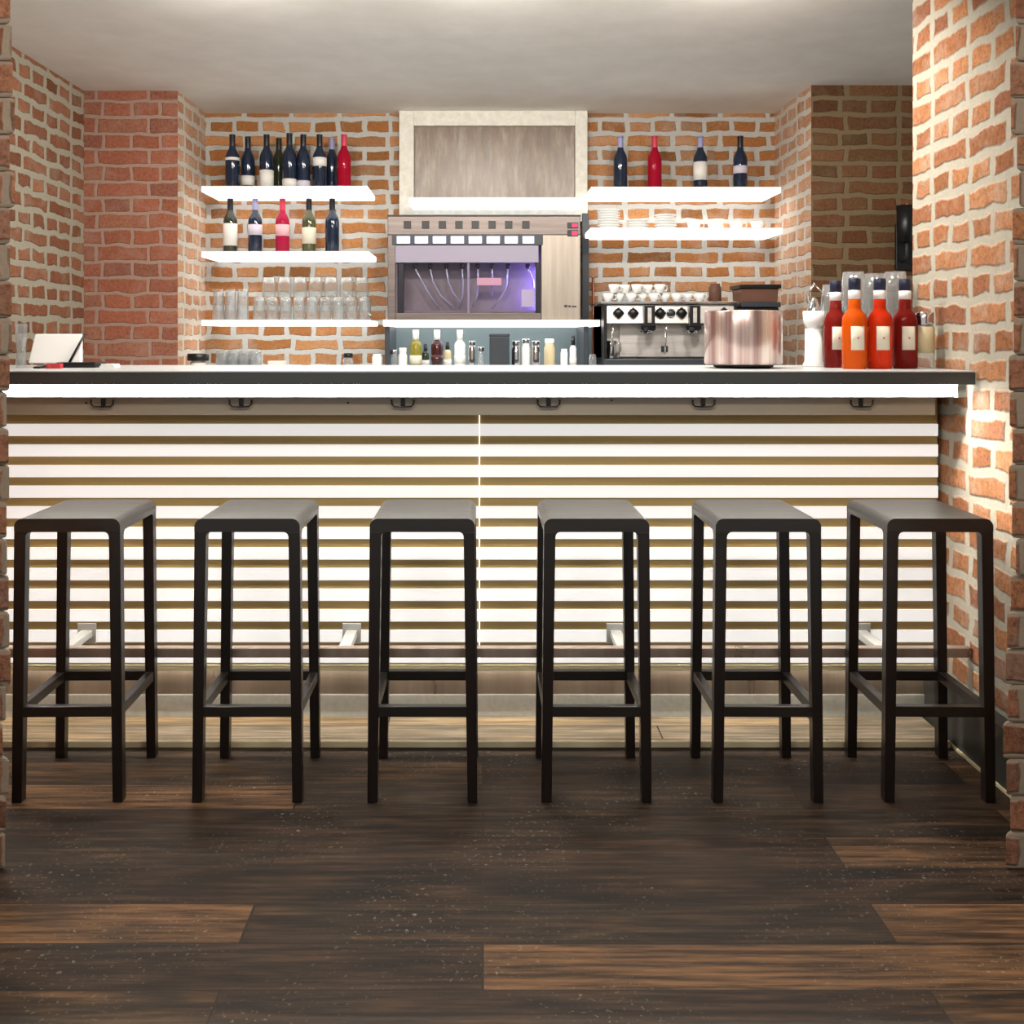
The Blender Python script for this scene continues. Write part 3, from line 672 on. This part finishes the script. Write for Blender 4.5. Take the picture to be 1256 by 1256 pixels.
# ------------------------------------------------------------------ espresso machine
YE = 4.85
ex = lambda p: X(p, YE); ez = lambda p: Z(p, YE)
em = thing('espresso_machine', 'two-group steel espresso machine topped with white cups on the back counter', 'espresso machine', ((ex(738)+ex(903))/2, YE, ZW))
W0 = em.location; ZT2 = ez(370)
obj('boiler_housing', MB().box(ex(740), ex(903), YE+.08, YE+.42, ez(440), ez(373)), M['steel'], em, .004, world=W0)
hp = obj('control_fascia', MB().hexa([(ex(741), YE-.02, ez(397)), (ex(903), YE-.02, ez(397)), (ex(903), YE+.08, ez(397)), (ex(741), YE+.08, ez(397))], [(ex(741), YE, ez(373)), (ex(903), YE, ez(373)), (ex(903), YE+.08, ez(373)), (ex(741), YE+.08, ez(373))]), M['steel'], em, .004, world=W0)
obj('cup_tray', MB().box(ex(736), ex(905), YE-.02, YE+.44, ez(373), ez(370)), M['chrome'], em, .002, world=W0)
bs = obj('backsplash', MB().box(ex(762), ex(903), YE+.06, YE+.08, ez(438), ez(398)), M['steel'], em, .002, world=W0)
obj('badge', MB().box(ex(813.5), ex(822), YE+.056, YE+.06, ez(432), ez(424.5)).box(ex(816), ex(819.5), YE+.054, YE+.056, ez(430), ez(426.5)), M['dark'], bs, world=W0)
obj('drip_tray', MB().box(ex(741), ex(903), YE-.05, YE+.42, ez(449), ez(440)), M['dark'], em, .004, world=W0)
for px in (742, 901): obj('side_panel', MB().box(ex(px-2), ex(px+2), YE-.02, YE+.42, ez(440), ez(373)), M['black'], em, .003, world=W0)
for px in (750, 892):
    for yy in (YE-.02, YE+.36):
        obj('foot', MB().lathe([(0, ZW), (.016, ZW), (.013, ez(448)), (0, ez(448))], 14, (ex(px), yy+.02, 0)), M['black'], em, world=W0)
for px in (758, 776, 809, 835, 887):
    kn = MB().lathe([(0, -.03), (.012, -.03), (.021, -.022), (.023, 0), (0, 0)], 16, (ex(px), YE-.008, ez(384)), 'Y')
    for a in range(4):
        c, s_ = math.cos(a*math.pi/2), math.sin(a*math.pi/2)
        kn.box(ex(px)+c*.02-.006, ex(px)+c*.02+.006, YE-.028, YE-.01, ez(384)+s_*.02-.006, ez(384)+s_*.02+.006)
    obj('knob', kn, M['black'], em, .002, world=W0)
gg = obj('gauge', MB().lathe([(0, -.018), (.019, -.018), (.021, -.014), (.021, 0), (0, 0)], 20, (ex(822), YE-.008, ez(384)), 'Y'), M['chrome'], em, world=W0)
obj('gauge_face', MB().lathe([(0, -.0195), (.016, -.0195), (.016, -.018)], 20, (ex(822), YE-.008, ez(384)), 'Y'), M['dark'], gg, world=W0)
for px in (794.5, 849.5):
    gh = obj('group_head', MB().box(ex(px-6.5), ex(px+6.5), YE-.06, YE-.005, ez(401), ez(375)).lathe([(0, ez(405)), (.034, ez(405)), (.036, ez(400)), (.03, ez(397)), (0, ez(397))], 20, (ex(px), YE-.02, 0)), M['black'], em, .003, world=W0)
    obj('button_strip', MB().box(ex(px-2.5), ex(px+2), YE-.063, YE-.06, ez(396), ez(378)), M['steel'], gh, world=W0)
    pf = obj('portafilter', MB().lathe([(0, ez(410)), (.02, ez(410)), (.032, ez(408)), (.034, ez(405)), (0, ez(405))], 20, (ex(px-2), YE-.02, 0)), M['chrome'], em, world=W0)
    obj('handle', MB().tube([(ex(px-4), YE-.05, ez(404)), (ex(px-6), YE-.1, ez(404.5)), (ex(px-9), YE-.15, ez(406))], .011, 10), M['black'], pf, world=W0)
for px in (750, 815):
    obj('steam_wand', MB().tube([(ex(px), YE-.015, ez(397)), (ex(px), YE-.05, ez(404)), (ex(px-1), YE-.055, ez(420)), (ex(px-2), YE-.05, ez(434))], .004, 8), M['chrome'], em, world=W0)
mj = thing('milk_jug', 'small steel milk jug on the drip tray at the left of the espresso machine', 'jug', (ex(751), YE+.02, ez(440)))
obj('body', MB().lathe([(0, 0), (.026, 0), (.028, .004), (.022, .06), (.025, .085), (.0235, .085), (.02, .06), (.025, .006), (0, .006)], 20), M['chrome'], mj)
obj('handle', MB().tube([(.022, -.01, .075), (.04, -.014, .07), (.042, -.014, .04), (.024, -.01, .02)], .003), M['chrome'], mj)
# cups on the machine
ecup = None; n = 0
for layer, (r0, cnt) in enumerate(((0, 9), (1, 5))):
    for i in range(cnt):
        px = (748+14.2*i) if layer == 0 else (755+14.2*i)
        loc = (ex(px), YE+.06+.03*(i % 2), ez(370)+layer*.043)
        lbl = f'{ORD[i]} white cup from the left in the {"upper" if layer else "lower"} layer on the espresso machine'
        if ecup is None:
            ecup = make_cup(.027, .042); ecup['group'] = 'cups on the espresso machine'; ecup.location = loc; ecup['label'] = lbl
        else: dup(ecup, loc, lbl, rot=random.uniform(-1, 1))
t = jar(877, .03, .09, 'brown tinted jar standing on the right end of the espresso machine', 'amber', None, YE+.1, 'coffee_jar', 'jar', None, ez(370))
# grinder
gr = thing('coffee_grinder', 'black coffee grinder behind the steel drum at the right end of the back counter', 'coffee grinder', (X(926, 4.98), 4.98, ZW))
obj('body', MB().box(-.09, .09, -.10, .10, 0, .30), M['black'], gr, .008)
obj('shelf_plate', MB().box(-.095, .095, -.11, .11, .30, .325), M['dark'], gr, .004)
obj('hopper', MB().hexa([(-.085, -.085, .325), (.085, -.085, .325), (.085, .085, .325), (-.085, .085, .325)], [(-.09, -.09, .39), (.09, -.09, .39), (.09, .09, .39), (-.09, .09, .39)]), M['amber'], gr, .004)
obj('hopper_lid', MB().box(-.1, .1, -.1, .1, .39, .41), M['black'], gr, .004)

# ------------------------------------------------------------------ things on the bar counter
# steel drum
dr = thing('steel_drum', 'wide brushed steel drum on a dark foot, standing on the bar counter', 'drum', (X(911.5, 3.36), 3.36, ZT))
R_ = .125
obj('foot', MB().lathe([(0, 0), (.085, 0), (.095, .004), (.098, .012), (0, .012)], 40), M['black'], dr)
obj('shell', MB().lathe([(0, .012), (R_-.004, .012), (R_, .016), (R_, .182), (R_-.003, .187), (R_-.008, .187), (R_-.012, .183), (0, .183)], 64), M['pot'], dr)
# aperitif bottles
AP = [(0, 0), (.035, 0), (.0385, .004), (.0385, .15), (.037, .163), (.031, .176), (.0215, .186), (.0195, .196), (.0185, .25), (0, .25)]
apl = ['orange aperitif bottle at the left of the four, half hidden by the next one', 'bright orange aperitif bottle, second from the left on the bar counter',
       'red-orange aperitif bottle, third from the left on the bar counter', 'dark red aperitif bottle, right-hand one of the four']
for i, (px, y, g) in enumerate(((1025, 3.40, 'g_darkred'), (1048, 3.26, 'g_orange'), (1079, 3.27, 'g_redor'), (1110, 3.30, 'g_darkred'))):
    t = thing('aperitif_bottle', apl[i], 'bottle', (X(px, y), y, ZT), 'aperitif bottles on the bar counter')
    obj('glass_body', MB().lathe(AP, 28), M[g], t)
    obj('neck_band', MB().lathe([(.0192, .222), (.0195, .222), (.0192, .25), (.0186, .25)], 18), M['white'], t)
    obj('cap', MB().lathe([(0, .25), (.019, .25), (.019, .286), (.0175, .288), (0, .288)], 18), M['navycap'], t)
    lb = MB()
    a0, a1 = math.radians(-125), math.radians(-60)
    vs, fs = [], []
    for k in range(9):
        a = a0+(a1-a0)*k/8
        for rr, zz in ((.0389, .06), (.0389, .135)): vs.append((rr*math.cos(a), rr*math.sin(a), zz))
    for k in range(8): fs.append((2*k, 2*k+2, 2*k+3, 2*k+1))
    lb.add(vs, fs, True)
    l_ = obj('bottle_label', lb, M['cream'], t)
    sd = l_.modifiers.new('paper', 'SOLIDIFY'); sd.thickness = .0004
    dotm = MB().lathe([(0, -.0006), (.003, -.0006), (.003, .0008), (0, .0008)], 10, (-.002, -.0393, .098), 'Y')
    obj('label_mark', dotm, M['red'], l_)
# big stemmed glasses behind the bottles
BG = [(0, 0), (.036, 0), (.037, .002), (.007, .009), (.0045, .02), (.0045, .12), (.014, .13), (.038, .165), (.044, .205), (.041, .25), (.034, .300), (.0325, .300), (.0395, .25), (.0425, .205), (.036, .167), (.012, .134), (0, .132)]
bgp = obj('wine_glass', MB().lathe(BG, 26), M['glass2'])
for i, (px, y) in enumerate(((1022, 3.59), (1047, 3.5), (1073, 3.59), (1098, 3.49))):
    o = bgp if i == 0 else bgp.copy()
    if i: C.objects.link(o)
    o.location = (X(px, y), y, ZT+.0)
    o.scale = (1, 1, .95 if i == 0 else 1.08)
    tag(o, f'large clear wine glass behind the aperitif bottles, {ORD[i]} from the left', 'glass', 'large wine glasses behind the aperitif bottles')
# juicer
ju = thing('citrus_juicer', 'white and chrome citrus juicer between the steel drum and the aperitif bottles', 'juicer', (X(998, 3.5), 3.5, ZT))
obj('base', MB().lathe([(0, 0), (.036, 0), (.038, .005), (.03, .02), (.028, .13), (.0, .13)], 24), M['white'], ju)
obj('bowl', MB().lathe([(0, .13), (.022, .13), (.034, .15), (.036, .19), (.034, .19), (.02, .145), (0, .145)], 24), M['white'], ju)
obj('reamer', MB().lathe([(.026, .17), (.022, .20), (.012, .23), (0, .24)], 16), M['chrome'], ju)
obj('lever', MB().tube([(.0, .02, .19), (-.02, 0, .25), (-.005, -.02, .28)], .005).tube([(.03, 0, .17), (.034, 0, .25), (.0, 0, .285)], .004), M['chrome'], ju)
# squat clear bottle with beige label at the right
t = thing('clear_bottle', 'clear squat bottle with grey cap and beige label next to the right brick wall', 'bottle', (X(1134, 3.3), 3.3, ZT))
obj('glass_body', MB().lathe([(0, 0), (.028, 0), (.030, .004), (.030, .125), (.026, .138), (.026, .14), (0, .14)], 24), M['glass2'], t)
obj('bottle_label', MB().lathe([(.0303, .05), (.0306, .05), (.0306, .134), (.0303, .134)], 24), M['beige'], t)
obj('cap', MB().lathe([(0, .14), (.027, .14), (.028, .145), (.028, .178), (.025, .182), (0, .182)], 24), M['chrome'], t)
# till on the left
tl = thing('cash_register_screen', 'white till screen seen from behind on a black foot at the left of the counter', 'screen', (X(76, 3.42), 3.42, ZT))
bx = X(68, 3.42)-tl.location.x
sc = obj('screen_housing', MB().hexa([(bx-.088, -.01, .014), (bx+.088, -.01, .014), (bx+.088, .012, .014), (bx-.088, .012, .014)], [(bx-.082, .03, .112), (bx+.075, .03, .112), (bx+.075, .045, .112), (bx-.082, .045, .112)]), M['white'], tl, .004)
obj('support_arm', MB().tube([(.03, -.02, .012), (.05, -.005, .06), (.072, .012, .112)], .004, 8), M['black'], tl)
obj('foot', MB().box(.0, .13, -.05, .05, 0, .018), M['black'], tl, .004)
tag(obj('bottle_opener', MB().box(-.018, .018, -.012, .012, 0, .016).lathe([(0, .0), (.014, 0), (.014, .014), (0, .014)], 14, (-.02, 0, 0)), M['red'], bevel=.002, loc=(X(69, 3.3), 3.3, ZT)), 'small red gadget lying in front of the white till screen', 'gadget')
tag(obj('card_reader', MB().hexa([(-.011, -.02, 0), (.011, -.02, 0), (.011, .03, 0), (-.011, .03, 0)], [(-.011, -.02, .006), (.011, -.02, .006), (.011, .03, .012), (-.011, .03, .012)]), M['black'], bevel=.002, loc=(X(48, 3.3), 3.3, ZT)), 'small black card reader at the left of the counter before the till screen', 'card reader')
tag(obj('napkin_stack', MB().box(-.025, .025, -.03, .03, 0, .006).box(-.02, .022, -.03, .03, .006, .012), M['paper'], bevel=.001, loc=(X(135, 3.42), 3.42, ZT)), 'small pile of white napkins on the counter right of the till foot', 'napkins')
t = thing('glass_vase', 'clear faceted glass vase at the left end of the counter by the brick jamb', 'vase', (X(26, 3.36), 3.36, ZT))
va_ = MB().lathe([(0, 0), (.016, 0), (.018, .004), (.015, .05), (.019, .10), (.021, .145), (.019, .145), (.017, .1), (.013, .05), (.015, .008), (0, .008)], 8, smooth=False)
obj('body', va_, M['glass2'], t); obj('water', MB().lathe([(0, .009), (.0125, .009), (.0115, .05), (.013, .07), (0, .07)], 8), M['glass'], t)
# wall lamp in the dark corner at the right
lm = thing('wall_lamp', 'black wall lamp with orange glow on the dark brick wall behind the right pier', 'lamp', (X(1114, 4.80), YD, Z(330, 4.8)))
obj('back_plate', MB().box(-.03, .06, -.02, 0, 0, .22), M['black'], lm, .004)
obj('shade', MB().lathe([(.0, .12), (.035, .13), (.045, .19), (.045, .30), (.041, .30), (.04, .19), (0, .15)], 20, (0, -.07, 0)), M['black'], lm)
obj('bulb', MB().lathe([(0, .20), (.02, .21), (.028, .25), (.024, .285), (.0, .31)], 16, (.0, -.07, 0)), M['lamp_orange'], lm)
obj('stem', MB().tube([(0, -.02, .04), (0, -.07, .06), (0, -.07, .13)], .008), M['dark'], lm)

# ------------------------------------------------------------------ light
def area(name, loc, rot, size, power, col=(1, .93, .84)):
    l = bpy.data.lights.new(name, 'AREA'); l.shape = 'DISK'; l.size = size; l.energy = power; l.color = col
    o = bpy.data.objects.new(name, l); C.objects.link(o); o.location = loc; o.rotation_euler = [math.radians(a) for a in rot]; return o
for i, x in enumerate((-.85, 0, .85)):
    area('fill_area_bar', (x, 3.3, CEIL-.02), (32, 0, 0), .22, 30)            # added out-of-view fill over the bar, turned to the back wall
    area('fill_area_guest', (x*.85, 1.3, CEIL-.02), (38, 0, 0), .35, 16)        # added fill without fixtures over the guests, turned to the bar
wl = bpy.data.worlds.new('world'); bpy.context.scene.world = wl; wl.use_nodes = True
bg = wl.node_tree.nodes['Background']; bg.inputs[0].default_value = (1, .95, .88, 1); bg.inputs[1].default_value = .55

sc_ = bpy.context.scene
sc_.view_settings.view_transform = 'Standard'; sc_.view_settings.look = 'None'
sc_.view_settings.gamma = 1; sc_.view_settings.exposure = 0; sc_.view_settings.use_curve_mapping = False
sc_.cycles.max_bounces = 8; sc_.cycles.transparent_max_bounces = 24
sc_.cycles.caustics_reflective = False; sc_.cycles.caustics_refractive = False
sc_.cycles.sample_clamp_indirect = 6
